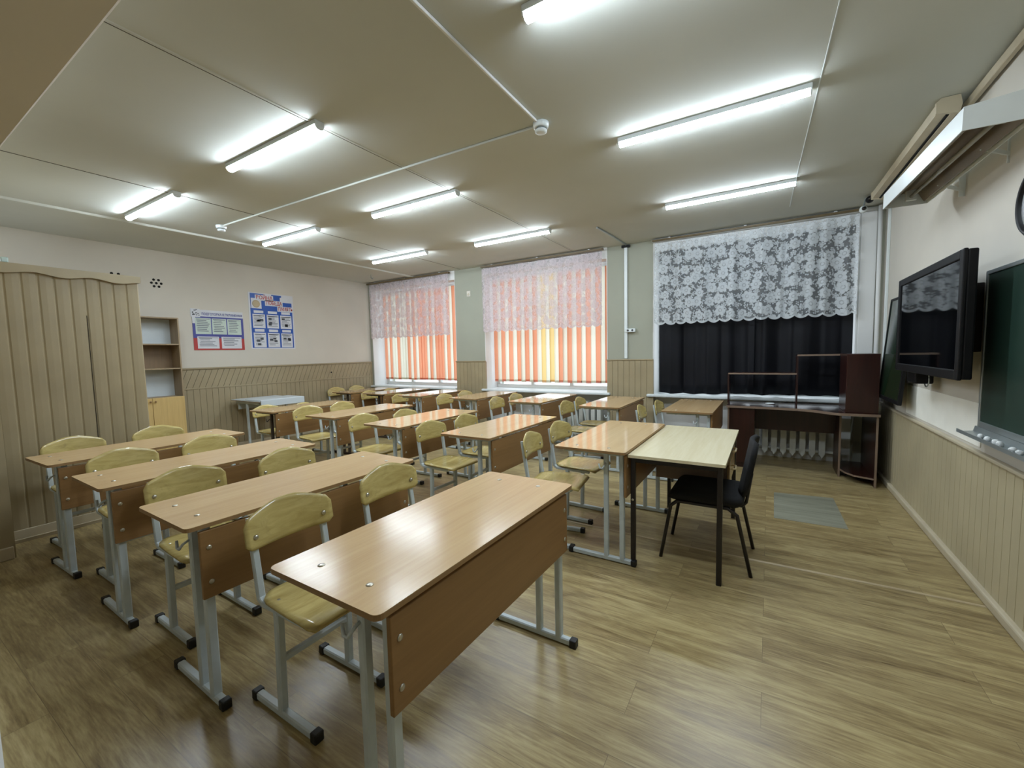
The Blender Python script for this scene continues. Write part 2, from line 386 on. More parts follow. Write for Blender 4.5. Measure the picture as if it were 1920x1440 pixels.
# left wall: vertical boards below, slanted band above
struct(cladding('trim_6', 'dado', (XA, 8.0, 0), (0, -1, 0), 8-6.15, 8-1.95, .06, .975, t=.018, pitch=.0826))
m = MB(); y = 1.6; sl = .115
m.box((XA, 1.95, .985), (XA+.008, 6.15, 1.265))
while y < 6.3:
    q = [(y+.003, .985), (y+.0795, .985), (y+.0795+sl, 1.262), (y+.003+sl, 1.262)]
    def clip(p, lim, keep_less):
        out = []
        for i in range(len(p)):
            a, b = p[i], p[(i+1) % len(p)]; ia = (a[0] <= lim) == keep_less; ib = (b[0] <= lim) == keep_less
            if ia: out.append(a)
            if ia != ib:
                tt = (lim-a[0])/(b[0]-a[0]); out.append((lim, a[1]+tt*(b[1]-a[1])))
        return out
    q = clip(q, 6.149, True)
    if len(q) >= 3: q = clip(q, 1.95, False)
    if len(q) >= 3: m.prism(q, YZ, XA+.006, XA+.018)
    y += .0826
struct(m.build('trim_7', 'dado'))
m = MB(); m.box((XA, 1.95, .965), (XA+.026, 6.15, .987), .004); m.box((XA, 1.95, 1.26), (XA+.036, 6.15, 1.285), .005); m.box((XA, 6.12, .06), (XA+.03, 6.149, 1.27), .004)
struct(m.build('trim_8', 'dado'))
struct(box('baseboard_left', (XA, 1.95, 0), (XA+.028, 6.15, .062), 'skirt', .006))
# right wall cladding
struct(cladding('trim_9', 'dado2', (XC, -1.6, 0), (0, 1, 0), 0, YB+1.6-.02, .05, .765, t=.018, pitch=.0835))
struct(box('trim_10', (XC-.03, -1.6, .762), (XC, YB-.02, .782), 'skirt', .005))
struct(box('baseboard_right', (XC-.045, -1.6, 0), (XC, YB-.02, .055), 'skirt', .01))
# pilaster cladding
for i, (a, b) in enumerate(((-4.94, -4.292), (-2.072, -1.403))):
    mm = MB(); u = a; prof = [(a, YB)]
    while u < b-.01:
        e = min(u+.0835, b); prof += [(u, YB-.011), (u+.003, YB-.018), (e-.003, YB-.018), (e, YB-.011)]; u += .0835
    prof += [(b, YB)]
    mm.prism(prof, XY, 0, 1.262); mm.box((a-.008, YB-.03, 1.258), (b+.008, YB+.0, 1.276), .004); mm.box((b-.006, YB-.024, 0), (b+.008, YB+.02, 1.262), .003)
    struct(mm.build('trim_%d' % (11+i), 'dado'))
# ceiling joints and ridges
def ridge(name, pts, wd, h, mat):
    m = MB(); m.sweep([(x, y, ZC-h/2+.002) for x, y in pts], [(wd/2, h/2), (-wd/2, h/2), (-wd/2*.6, -h/2), (wd/2*.6, -h/2)]); return struct(m.build(name, mat))
ridge('trim_13', [(-2.55, .66), (-2.556, 2.2), (-2.54, 4), (-2.56, 6.1)], .026, .006, 'plaster')
ridge('trim_14', [(-2.565, .66), (-2.571, 2.2), (-2.555, 4), (-2.575, 6.1)], .006, .005, 'shadowgap')
ridge('trim_15', [(.235, .66), (.235, 2.45), (.172, 4.86), (.16, 5.6)], .007, .006, 'pvc')
ridge('trim_16', [(-4.70, .66), (-4.67, 1.9), (-4.7, 3.2), (-4.76, 6.1)], .008, .005, 'shadowgap')
ridge('trim_17', [(-6.0, .66), (-5.98, 1.8), (-5.95, 3.2), (-5.93, 4.6), (-5.93, 6.1)], .09, .022, 'plaster')
# cornice band over the windows
m = MB(); m.tube([(-1.41, YB-.05, ZC-.025), (.2, YB-.05, ZC-.03), (.98, YB-.05, ZC-.035)], .022); struct(m.build('trim_18', 'white'))
# floor joints
m = MB(); m.sweep([(-1.75, 3.15, .001), (-.4, 3.12, .001), (1.02, 3.132, .001)], [(.011, 0), (.006, .004), (-.006, .004), (-.011, 0)]); struct(m.build('trim_19', 'strip'))
m = MB(); m.prism([(.06, 4.0), (.545, 4.0), (.53, 4.78), (.065, 4.72)], XY, 0, .0015); struct(m.build('trim_20', 'greypatch'))
# pale unpainted band of wall between the chalkboards
struct(box('trim_21', (XC-.004, 3.45, .80), (XC, 5.0, 1.05), 'patch'))
struct(box('trim_22', (.845, YB-.03, .74), (.985, YB, ZC-.05), 'white', .008))

# ------------------------------------------------------------------ wardrobe wall and bookcase
wd = empty('built_in_wardrobe', 'tall beige built-in wardrobe clad in vertical boards, beside the open bookcase', 'wardrobe', (XW, 1.1, 0))
def child_world(o, parent):   # parts modelled in world coordinates
    o.parent = parent; o.matrix_parent_inverse = Matrix.Translation(-Vector(parent.location)); return o
child_world(box('carcass', (XA+.02, YN+.002, 0), (XW-.02, YW-.01, 2.14), 'dado'), wd)
child_world(cladding('board_front', 'dado', (XW-.02, 4.0, 0), (0, -1, 0), 4-YW, 4-YN-.003, .1, 2.13, t=.022, pitch=.0905, wave=.01), wd)
prof = [(YW+.012, 2.175), (YN+.002, 2.175)]; n = 40
for k in range(n+1):
    yy = YN+.002+(YW+.01-YN)*k/n; prof.append((yy, 2.108-.012*math.sin(yy*2*PI/.34)))
child_world(MB().prism(prof, YZ, XW-.03, XW+.03).build('cornice', 'dado'), wd)
m = MB(); m.box((XW, YN+.002, 0), (XW+.012, YW, .1), .003); m.box((XW, YN+.002, .02), (XW+.018, YW, .03), .002)
child_world(m.build('plinth', 'skirt'), wd)
m = MB(); m.box((XW-.01, 1.225, .1), (XW+.003, 1.2268, 1.8)); child_world(m.build('door_gap', 'hole'), wd)
struct(box('baseboard_entrance', (-4.645, -1.2, 0), (-4.62, YN-.01, .09), 'skirt', .005))
j = MB().box((-5.02, .775, 2.176), (-4.985, .815, 2.216), .006).build('glass_block', 'clear'); tag(j, 'small clear glass block standing on top of the wardrobe', 'ornament')

bc = empty('bookcase', 'narrow birch bookcase with empty shelves over yellow doors, beside the wardrobe', 'bookcase', (-7.1, 2.26, 0))
x0, x1, y0, y1 = XA+.04, -6.97, 1.90, 2.625
def cw(o, p=bc): return child_world(o, p)
for yy in (y0, y1-.016): cw(box('side_panel', (x0, yy, 0), (x1, yy+.016, 1.985), 'case'))
cw(box('top_panel', (x0, y0+.016, 1.969), (x1, y1-.016, 1.985), 'case'))
m = MB(); m.box((x0, y0+.016, 1.29), (x0+.006, y1-.016, 1.62)); cw(m.build('back_panel', 'case_back'))
m = MB(); m.box((x0, y0+.016, 1.62), (x0+.006, y1-.016, 1.969)); m.box((x0, y0+.016, .9), (x0+.006, y1-.016, 1.29)); cw(m.build('back_panel', 'panelwhite'))
for z in (1.62, 1.29, .9): cw(box('shelf', (x0+.006, y0+.016, z-.008), (x1-.006, y1-.016, z+.008), 'case'))
for a, b in ((y0+.004, 2.258), (2.262, y1-.004)):
    d = cw(box('door', (x1, a, .08), (x1+.016, b, .905), 'birch', .003))
    yk = 2.235 if a < 2.2 else 2.288
    k = MB().lathe([(.006, 0), (.006, .012), (.013, .018), (.012, .026), (.004, .03)], (x1+.016, yk, .86), 'x', 12).build('knob', 'edge'); k.parent = d
cw(box('plinth', (x0, y0+.016, 0), (x1-.02, y1-.016, .08), 'birch'))

# vents in the wall
def vent(name, cy, cz, holes, label, group=None):
    t = empty(name, label, 'vent', (XA, cy, cz), 0, group)
    for dy, dz in holes:
        MB().lathe([(.016, 0), (.016, .003), (.014, .004), (.001, .004)], (0, dy, dz), 'x', 14).build('hole', 'hole', t)
ring = [(0, 0)]+[(.055*math.cos(a), .052*math.sin(a)) for a in [k*PI/3 for k in range(6)]]
vent('air_vent', 2.514, 2.472, ring, 'flower-shaped cluster of seven black vent holes above the bookcase')
vent('air_vent', 2.085, 2.54, [(-.034, 0), (.034, 0)], 'pair of black vent holes showing just over the wardrobe top')
tag(MB().lathe([(.014, 0), (.014, .003), (.001, .003)], (XA+.018, 5.158, 1.104), 'x', 12).build('pipe_hole', 'hole'), 'single black hole in the slanted boards near the window corner', 'hole')

# ------------------------------------------------------------------ wall posters
def poster(name, label, y0, y1, z0, z1):
    t = empty(name, label, 'poster', (XA, (y0+y1)/2, (z0+z1)/2)); W, H = y1-y0, z1-z0
    def rect(nm, u0, v0, u1, v1, mat, d, par=None):
        o = MB().box((0, u0*W-W/2, v0*H-H/2), (d, u1*W-W/2, v1*H-H/2)).build(nm, mat, par or t); return o
    def txt(body, u, v, size, mat, width, d=.008, rot=0):
        mt = Matrix.Translation((d, u*W-W/2, v*H-H/2)) @ Matrix(((0, 0, 1, 0), (1, 0, 0, 0), (0, 1, 0, 0), (0, 0, 0, 1))) @ Matrix.Rotation(rot, 4, 'Z')
        text_mesh('lettering', body, size, mat, t, mt, fit=width)
    return t, rect, txt, W, H
t, rect, txt, W, H = poster('exam_poster', 'wide poster of white sheets with blue sides and red base, nearer the bookcase', 2.905, 3.612, 1.545, 2.145)
rect('base_sheet', 0, 0, 1, 1, 'paper', .004)
rect('blue_field', 0, .3, 1, .84, 'navy', .005); rect('red_field', 0, 0, 1, .3, 'red', .005)
rect('white_field', 0, .66, .06, .84, 'paper', .0052)
rect('corner_emblem', -.02, .82, .15, 1.02, 'paper', .006)
m = MB()
for k in range(14):
    a = random.random()*.12; b = .85+random.random()*.15; m.box((.0065, a*W-W/2, b*H-H/2), (.0069, (a+.025)*W-W/2, (b+.02)*H-H/2))
m.build('emblem_marks', 'inkd', t)
txt('ПОДГОТОВКА К ЭКЗАМЕНАМ', .58, .9, .05, 'navy', .8*W)
def page(u0, v0, u1, v1, mat, lines, head=True):
    p = rect('page', u0, v0, u1, v1, mat, .0065)
    m = MB(); 
    for k in range(lines):
        v = v1-(v1-v0)*(k+1.5)/(lines+2); a = u0+(u1-u0)*(.08+.06*random.random()); b = u1-(u1-u0)*(.08+.35*random.random())
        m.box((.0066, a*W-W/2, v*H-H/2), (.0070, b*W-W/2, (v+(v1-v0)/(lines+2)*.42)*H-H/2))
    if head: m.box((.0066, (u0+.02)*W-W/2, (v1-.035)*H-H/2), (.0070, (u1-.02)*W-W/2, (v1-.02)*H-H/2))
    m.build('print', 'ink', p)
for a, b in ((.05, .345), (.365, .645), (.665, .95)): page(a, .4, b, .8, 'paper_g', 7)
page(.07, .04, .48, .34, 'paper', 6); page(.53, .04, .94, .34, 'paper', 5)
t, rect, txt, W, H = poster('memorial_poster', 'tall blue poster of six sheets with red headline, nearer the windows', 3.715, 4.47, 1.56, 2.49)
rect('base_sheet', 0, 0, 1, 1, 'paper', .004)
rect('blue_field', .03, .02, .97, .72, 'blue', .005)
MB().prism([(-.35, .36), (-.35, .45), (-.14, .45), (-.06, .42), (.0, .37), (.0, .45), (.17, .45), (.17, .38), (.35, .36), (.35, .2), (-.35, .2)], lambda u, v, w_: (w_, u, v), .004, .0052).build('blue_field', 'blue', t)
rect('pale_cloud', .05, .72, .27, .9, 'paper', .006)
MB().lathe([(.062, 0), (.062, .001), (.045, .0012), (.001, .0012)], (.0062, -.26, .28), 'x', 20).build('emblem', 'strip', t)
for a_, b_, c_, d_ in ((.14, .865, .54, .965), (.35, .78, .75, .88), (.62, .69, .985, .785)): rect('pale_cloud', a_, b_, c_, d_, 'paper', .0058)
txt('ВОЙНА', .34, .915, .085, 'red', .36*W); txt('ПОБЕДА', .55, .83, .085, 'red', .36*W); txt('ПАМЯТЬ', .81, .735, .085, 'red', .34*W)
rect('paper_strip', .69, .86, .98, .95, 'paper', .006)
for r, (v0, v1) in enumerate(((.375, .62), (.03, .29))):
    for k in range(3):
        u0 = .065+.305*k; u1 = u0+.265
        page(u0, v0, u1, v1, 'paper', 8, True)
        rect('caption_strip', u0+.03, v1+.02, u1-.03, v1+.065, 'paper', .0065)
        m = MB()
        for q in range(3):
            a = u0+.03+random.random()*.13; b = v0+.03+random.random()*.14; m.box((.0071, a*W-W/2, b*H-H/2), (.0074, (a+.07)*W-W/2, (b+.035)*H-H/2))
        m.build('picture', 'inkd', t)

# ------------------------------------------------------------------ ceiling lamps
LEDL = 1.14
def lamp_proto():
    t = empty('led_lamp', 'x', 'ceiling lamp', (0, 0, ZC))
    m = MB(); m.box((-LEDL/2, -.034, -.030), (LEDL/2, .034, 0), .003); m.build('housing', 'pvc', t)
    sec = [(.030*math.cos(a), -.030-.026*math.sin(a)) for a in [PI*k/8 for k in range(9)]]
    MB().prism(sec, lambda u, v, w_: (w_, u, v), -LEDL/2+.008, LEDL/2-.008).build('diffuser', 'led', t)
    for s_ in (-1, 1):
        MB().prism([(u*1.06, -.030+(v+.030)*1.06) for u, v in sec], lambda u, v, w_: (w_, u, v), s_*(LEDL/2-.008), s_*LEDL/2).build('end_cap', 'pvc', t)
    return t
lp = lamp_proto()
spots = [(-.957, 1.745, 'lamp over the front aisle, cut off by the top of the picture'), (-.957, 3.12, 'lamp above the teacher table, the long one just past the smoke detector'), (-.957, 4.735, 'lamp above the computer desk side, closest to the lace over black curtains'),
         (-3.64, 1.79, 'lamp of the middle file nearest the camera, largest over the wardrobe side'), (-3.63, 3.19, 'lamp in the very middle of the ceiling, past the crossing joint'), (-3.47, 4.80, 'lamp in front of the middle window with orange slats'),
         (-5.72, 1.79, 'lamp nearest the wardrobe, by the poster wall'), (-5.67, 3.15, 'lamp beside the small far detector, by the poster wall'), (-5.42, 4.72, 'lamp nearest the corner of poster wall and windows')]
for i, (x, y, lb) in enumerate(spots):
    o = lp if i == 0 else copy_tree(lp)
    o.location = (x+LEDL/2, y, ZC); o['label'] = 'lit white tube '+lb; o['group'] = 'tube lamps on the ceiling'

# detectors and cable ducts
def detector(loc, label, r=.05):
    t = empty('smoke_detector', label, 'smoke detector', loc, 0, 'smoke detectors on the ceiling')
    MB().lathe([(r*1.05, 0), (r*1.05, -.012), (r*.98, -.03), (r*.8, -.034)], (0, 0, 0), 'z', 24).build('base', 'pvc', t)
    MB().lathe([(r*.62, -.034), (r*.62, -.046), (r*.3, -.047), (r*.01, -.047)], (0, 0, 0), 'z', 24).build('sensor_head', 'alu', t)
    MB().lathe([(r*.8, -.046), (r*.78, -.058), (r*.5, -.064), (r*.05, -.064)], (0, 0, 0), 'z', 24).build('cover', 'pvc', t)
detector((-1.325, 2.61, ZC), 'round white smoke detector where two ceiling ducts meet')
detector((-5.36, 2.50, ZC), 'small white smoke detector at the far end of the duct, towards the posters')
tag(MB().bar([(-1.38, 2.615, ZC-.0095), (-3.4, 2.55, ZC-.0095), (-5.30, 2.50, ZC-.0095)], .017, .016).build('cable_duct', 'plaster'), 'pale cable duct on the ceiling joining both smoke detectors', 'cable duct', 'ceiling ducts')
tag(MB().bar([(-1.33, 2.55, ZC-.0095), (-1.325, 1.4, ZC-.0095), (-1.32, YN+.01, ZC-.0095)], .014, .016).build('cable_duct', 'white'), 'white ceiling duct running from the round detector towards the viewer', 'cable duct', 'ceiling ducts')
tag(MB().bar([(-1.83, 5.07, ZC-.01), (-1.8, 5.6, ZC-.01), (-1.78, YB-.03, ZC-.01)], .02, .02).build('cable_duct', 'alu'), 'short grey ceiling duct meeting the pillar between window and black curtains', 'cable duct', 'ceiling ducts')
t = empty('wall_duct', 'grey-white vertical cable duct on the pillar beside the lace over black curtains', 'cable duct', (-1.785, YB, 0))
MB().box((-.022, -.028, 1.285), (.022, 0, ZC-.012), .004).build('duct', 'pvc', t)
MB().box((-.06, -.034, ZC-.05), (.06, 0, ZC-.014), .004).build('top_box', 'black', t)
t = empty('wall_socket', 'white double power socket on the pillar duct', 'socket', (-1.715, YB-.03, 1.69))
MB().box((-.07, -.024, -.025), (.07, .03, .025), .006).build('body', 'pvc', t)
for s_ in (-1, 1): MB().lathe([(.016, 0), (.014, -.002), (.001, -.0025)], (s_*.032, -.024, 0), 'y', 14).build('socket_face', 'inkd', t)
t = empty('wall_switch', 'small beige fitting high on the pillar between the two striped windows', 'fitting', (-4.62, YB, 2.475))
MB().box((-.04, -.012, -.05), (.04, 0, .05), .005).build('plate', 'cream', t); MB().lathe([(.018, -.012), (.014, -.02), (.002, -.022)], (0, 0, -.01), 'y', 12).build('knob', 'skirt', t)
tag(MB().tube([(-6.4, 5.5, ZC), (-6.4, 5.5, ZC-.06), (-6.36, 5.5, ZC-.08), (-6.33, 5.5, ZC-.06)], .006, 8).build('ceiling_hook', 'alu'), 'small metal hook in the ceiling near the window corner', 'hook')
tag(MB().tube([(1.0, 6.05, 0), (1.0, 6.05, 1.5), (.995, 6.06, ZC-.02)], .02, 12).build('heating_pipe', 'white'), 'white vertical heating pipe in the corner by the chalkboard wall', 'pipe')
tag(MB().bar([(XC-.012, 5.9, .8), (XC-.012, 5.9, ZC-.02)], .024, .03).build('corner_duct', 'pvc'), 'white vertical duct on the chalkboard wall next to the corner pipe', 'cable duct')

# ------------------------------------------------------------------ window dressing
def lace(name, mat, a, b, zt, zb, y, label, seed, amp=.012, scal=.15):
    rs = random.Random(seed); L = b-a; ph = [rs.random()*6.28 for _ in range(5)]; fr = [5+rs.random()*2, 9+rs.random()*3, 16+rs.random()*4, 27, 41]
    nx = 360; nz = 30
    def dy(u, v):
        s_ = sum(math.sin(fr[k]*u*L*2.2+ph[k])*(1, .8, .5, .25, .12)[k] for k in range(5)); return s_*amp*(.6+.4*(1-v))
    def fn(u, v):
        hem = .034*abs(math.sin(PI*u*L*1.12/scal))**.7
        z = zb+.034-hem*(1-v)**6 + (zt-zb-.034)*v
        return (a+L*u, y+dy(u, v), z)
    m = MB(); m.surf(nx, nz, fn, lambda u, v: (u*L*1.12, max(0, v*(zt-zb)) if v > .0 else 0))
    o = m.build(name, mat); return tag(o, label, 'lace curtain', 'lace curtains at the windows')
lace('lace_curtain', 'lace2', -7.16, -5.03, 2.87, 1.755, YB-.07, 'lilac-grey lace half curtain at the striped window next to the poster wall', 3, .012)
lace('lace_curtain', 'lace2', -4.29, -2.12, 2.86, 1.765, YB-.07, 'lilac-grey lace half curtain at the striped window between two pillars', 4, .012)
lace('lace_curtain', 'lace', -1.36, .82, 2.85, 1.74, YB-.07, 'white floral lace half curtain hanging over black curtains', 5, .03)
def rail(a, b, label):
    t = empty('curtain_rail', label, 'curtain rail', ((a+b)/2, YB-.07, 2.885), 0, 'curtain rails'); L = (b-a)/2
    MB().box((-L, -.035, -.012), (L, -.005, .012), .003).build('front_track', 'track', t)
    MB().box((-L, .002, -.008), (L, .025, .014), .003).build('rear_track', 'track', t)
    for k in (-.8, 0, .8): MB().box((L*k-.015, -.02, .01), (L*k+.015, .075, .028), .002).build('bracket', 'white', t)
rail(-7.19, -5.0, 'brown double curtain rail over the window next to the poster wall')
rail(-4.28, -2.1, 'brown double curtain rail over the window between two pillars')
rail(-1.4, .83, 'brown double curtain rail over the black curtains')
def black_curtain(a, b, label, seed):
    rs = random.Random(seed); ph = [rs.random()*6 for _ in range(4)]; L = b-a
    def fn(u, v):
        x = a+L*u; s_ = 1.4*math.sin(13*x+ph[0]+1.2*math.sin(5*x))+.5*math.sin(29*x+ph[1])+.2*math.sin(53*x+ph[2])
        z = (.80+.012*math.sin(3.1*x+ph[3])+.006*math.sin(23*x)) ; z = z+(2.86-z)*v
        return (x+.012*math.sin(40*x)*(1-v), YB+.06+.024*s_*(.7+.3*(1-v)), z)
    m = MB(); m.surf(200, 16, fn); o = m.build('black_curtain', 'blackcloth', solid=.002); tag(o, label, 'curtain', 'black curtains')
black_curtain(-1.335, -.16, 'black curtain panel closer to the pillar, under white lace', 1)
black_curtain(-.19, .81, 'black curtain panel closer to the chalkboard wall, behind the computer desk', 2)
def blinds(a, b, seq, label, zb=.90, zt=2.70, y=YB+.22):
    t = empty('vertical_blind', label, 'blind', ((a+b)/2, y, zb), 0, 'striped vertical blinds'); n = len(seq); p = (b-a)/n
    MB().box((-(b-a)/2, -.02, zt-zb), ((b-a)/2, .02, zt-zb+.035), .003).build('headrail', 'pvc', t)
    for k, c in enumerate(seq):
        x = a+p*(k+.5)-(a+b)/2; tilt = math.radians(14+random.uniform(-8, 8)); hw = p*.56; dz = random.uniform(-.006, .006)
        sw = random.uniform(-.006, .006)
        def fn(u, v): 
            s_ = (u*2-1)*hw; return (x+s_*math.cos(tilt)+sw*(1-v), s_*math.sin(tilt)+.004*(1-(u*2-1)**2), dz+(zt-zb-dz)*v)
        o = MB().surf(4, 6, fn).build('slat', {'o': 's_or', 'w': 's_wh', 'y': 's_ye'}[c], t)
        MB().box((x-hw*math.cos(tilt)+sw, -.009, dz-.004), (x+hw*math.cos(tilt)+sw, .009, dz+.034), .002).build('weight', {'o': 's_or', 'w': 's_wh', 'y': 's_ye'}[c], o)
    m = MB(); m.tube([(-(b-a)/2, -.012, .01), ((b-a)/2, -.012, .01)], .0015, 5); m.build('bead_chain', 'pvc', t)
blinds(-7.06, -4.96, 'owowwowwwowowooowowooowowowo', 'orange and white striped vertical blind next to the poster wall')
blinds(-4.24, -2.09, 'owowowowowowywywowowowowowo', 'orange, white and yellow striped vertical blind between two pillars')

# radiators
def radiator(x, n, label, sd=1):
    t = empty('radiator', label, 'radiator', (x, YB+.085, 0), 0, 'cast iron radiators under the windows')
    for k in range(n):
        cx = (k-(n-1)/2)*.098; m = MB()
        m.prism(rpoly(cx-.032, cx+.032, .09, .62, .02), XZ, -.06, -.035)
        m.prism([(cx-.03, .12), (cx-.03, .6), (cx-.012, .63), (cx+.012, .63), (cx+.03, .6), (cx+.03, .12), (cx, .06)], XZ, -.07, .05)
        m.build('section', 'iron', t)
    MB().tube([(-sd*n*.049, 0, .13), (sd*(n*.049+.12), 0, .13), (sd*(n*.049+.14), 0, .02)], .018).build('pipe', 'iron', t)
    MB().tube([(-sd*n*.049, 0, .57), (sd*(n*.049+.1), 0, .57)], .018).build('pipe', 'iron', t)
radiator(.22, 8, 'white cast iron radiator seen through the knee space of the computer desk')
radiator(-2.56, 8, 'white cast iron radiator under the window between two pillars', -1)
radiator(-6.0, 8, 'white cast iron radiator under the window next to the poster wall')

# ------------------------------------------------------------------ school desks
DW, DL, DH = .493, 1.192, .76
def desk_proto(fm):
    t = empty('school_desk', 'x', 'desk', group='two-seat school desks')
    m = MB(); pl = rpoly(0, DW, 0, DL, .022)
    m.prism(pl, XY, DH-.016, DH); m.build('tabletop', 'beech', t)
    e = MB(); A = rpoly(-.0008, DW+.0008, -.0008, DL+.0008, .0228)
    n = len(A); lo = [e.b.verts.new((u, v, DH-.0165)) for u, v in A]; hi = [e.b.verts.new((u, v, DH-.0015)) for u, v in A]; 
    for i in range(n): e.b.faces.new((lo[i], lo[(i+1) % n], hi[(i+1) % n], hi[i]))
    e.build('edge_band', 'edge', t)
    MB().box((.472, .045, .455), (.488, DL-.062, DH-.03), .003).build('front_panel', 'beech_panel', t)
    for yy in (.076, DL-.09):
        m = MB()
        m.bar([(.075+.02, yy, .02), (.54-.02, yy, .02)], .03, .03)
        m.bar([(.345, yy, .03), (.345, yy, DH-.017)], .03, .03)
        m.bar([(.452, yy, .03), (.452, yy, DH-.017)], .03, .036)
        m.bar([(.04, yy, DH-.03), (.465, yy, DH-.03)], .025, .025)
        m.build('leg_frame', fm, t)
        for xx in (.075, .54-.03): MB().box((xx, yy-.019, .0), (xx+.034, yy+.019, .039), .005).build('foot_cap', 'cap', t)
        for xx in (.134, .357): MB().lathe([(.011, 0), (.010, .0018), (.004, .003), (.001, .003)], (xx, yy+.015 if yy < .5 else yy-.015, DH), 'z', 12).build('bolt', 'bolt', t)
        for zz in (.66, .52): MB().lathe([(.010, 0), (.009, .002), (.001, .003)], (.488, yy, zz), 'x', 12).build('bolt', 'bolt', t)
    m = MB(); m.bar([(.13, .09, DH-.04), (.13, DL-.09, DH-.04)], .02, .02); m.build('cross_rail', fm, t)
    MB().tube([(.345, .065, .665), (.345, .04, .655), (.335, .028, .635), (.318, .028, .635), (.31, .03, .665)], .005, 8).build('bag_hook', fm, t)
    return t
# ------------------------------------------------------------------ school chairs (face +X)
def chair_proto():
    t = empty('school_chair', 'x', 'chair', group='plywood school chairs')
    # seat: plywood shell, dished, front edge rolled down
    def sfn(u, v, off=0):
        x = -.125+.375*u; hw = .185-.02*(1-u)**2
        k = 2*v-1
        if u < .18: hw -= .05*(1-u/.18)**2
        if u > .9: hw -= .02*((u-.9)/.1)**2
        z = .462-.012*(1-k*k)*(1-abs(2*u-1)**2)-(.018*((u-.82)/.18)**2 if u > .82 else 0)
        return (x, hw*k, z+off)
    MB().surf(16, 10, sfn).build('seat', 'ply', t, solid=.011)
    def bfn(u, v):
        k = 2*u-1; top = .168-.05*max(0, (abs(k)-.18)/.82)**1.2; 
        if abs(k) > .86: top -= .022*((abs(k)-.86)/.14)**2; 
        bot = .0+(.02*((abs(k)-.86)/.14)**2 if abs(k) > .86 else 0)
        z = bot+(top-bot)*v; return (-.152+.030*k*k-.149*z-.006, .19*k, .647+z)
    MB().surf(20, 8, bfn).build('backrest', 'ply', t, solid=.010)
    for s_ in (-1, 1):
        y = .152*s_; m = MB()
        m.bar([(-.205, y, .02), (.205, y, .02)], .03, .03)
        m.bar([(-.015, y, .03), (-.005, y, .435)], .03, .03)
        m.bar([(.19, y, .437), (-.10, y, .437), (-.125, y, .455), (-.172, y, .77)], .026, .022)
        m.build('leg_frame', 'frame', t)
        for xx in (-.215, .181): MB().box((xx, y-.019, 0), (xx+.034, y+.019, .039), .005).build('foot_cap', 'cap', t)
        MB().lathe([(.011, 0), (.009, .004), (.001, .006)], (-.140, y*.98, .695), 'x', 12).build('bolt', 'bolt', t)
        MB().lathe([(.010, 0), (.008, .002), (.001, .003)], (-.03, y*.9, .462), 'z', 10).build('bolt', 'bolt', t)
    MB().bar([(-.01, -.15, .235), (-.01, .15, .235)], .024, .024).build('stretcher', 'frame', t)
    MB().bar([(.14, -.15, .43), (.14, .15, .43)], .02, .02).build('seat_rail', 'frame', t)
    return t
dproto = {}
cproto = [None]
def place_desk(x, y, rot, label, fm='frame', sz=1, worn=False):
    if fm not in dproto: dproto[fm] = desk_proto(fm); o = dproto[fm]
    else: o = copy_tree(dproto[fm])
    o.location = (x, y, 0); o.rotation_euler = (0, 0, math.radians(rot)); o.scale = (1, 1, sz); o['label'] = label
    if worn:
        for ch in o.children:
            if ch.name.startswith('tabletop'):
                if 'worn' not in worn_mesh: worn_mesh['worn'] = ch.data.copy(); worn_mesh['worn'].materials[0] = M['beech_worn']
                ch.data = worn_mesh['worn']
worn_mesh = {}
def place_chair(x, y, rot, label, sz=1):
    if cproto[0] is None: cproto[0] = chair_proto(); o = cproto[0]
    else: o = copy_tree(cproto[0])
    o.location = (x, y, 0); o.rotation_euler = (0, 0, math.radians(rot)); o.scale = (1, 1, sz); o['label'] = label
# (x, y, rotation, frame, label)
DESKS = {
 'D1': (-1.307, .674, -.6, 'frame', 'beech school desk closest to the camera, a lamp glare on its top'),
 'D2': (-2.372, .686, -1.2, 'frame', 'beech school desk of the near row, just behind the closest desk'),
 'D3': (-3.371, .696, -.8, 'frame', 'beech school desk of the near row, between the wardrobe desk and the next one'),
 'D4': (-4.349, .686, 1.6, 'frame', 'beech school desk of the near row right beside the wardrobe'),
 'E0': (-1.254, 2.59, -.1, 'frame', 'beech school desk pushed against the pale teacher table'),
 'E1': (-2.288, 2.597, -.2, 'frame', 'beech school desk of the middle row, second from the teacher table'),
 'E2': (-3.296, 2.653, -.7, 'frame', 'beech school desk of the middle row, third from the teacher table, striped glare on top'),
 'E3': (-4.386, 2.757, 1.2, 'frame', 'beech school desk of the middle row, fourth from the teacher table'),
 'E4': (-5.52, 2.744, 1.4, 'frame_dark', 'dark-framed school desk at the end of the middle row, before the grey-white table'),
 'Fm': (-.965, 4.60, -.2, 'frame', 'school desk of the window row below the black curtains, beside the computer desk'),
 'F0': (-1.923, 4.647, .4, 'frame', 'school desk of the window row in front of the pillar with the socket'),
 'F1': (-2.972, 4.746, -.4, 'frame', 'school desk of the window row in front of the radiator, third from the computer desk'),
 'F2': (-4.034, 4.80, .6, 'frame', 'school desk of the window row, fourth from the computer desk'),
 'F3': (-5.12, 4.83, -.2, 'frame', 'school desk of the window row, fifth from the computer desk'),
 'F4': (-6.02, 4.86, -.5, 'frame_dark', 'dark-framed school desk of the window row, last but one towards the poster wall'),
 'F5': (-6.82, 4.84, -.6, 'frame_dark', 'dark-framed school desk in the far corner between poster wall and window'),
}
for k, (x, y, r, fm, lb) in sorted(DESKS.items(), key=lambda q: q[0][0] == 'D'): place_desk(x, y, r, lb, fm, worn=k[0] == 'D')
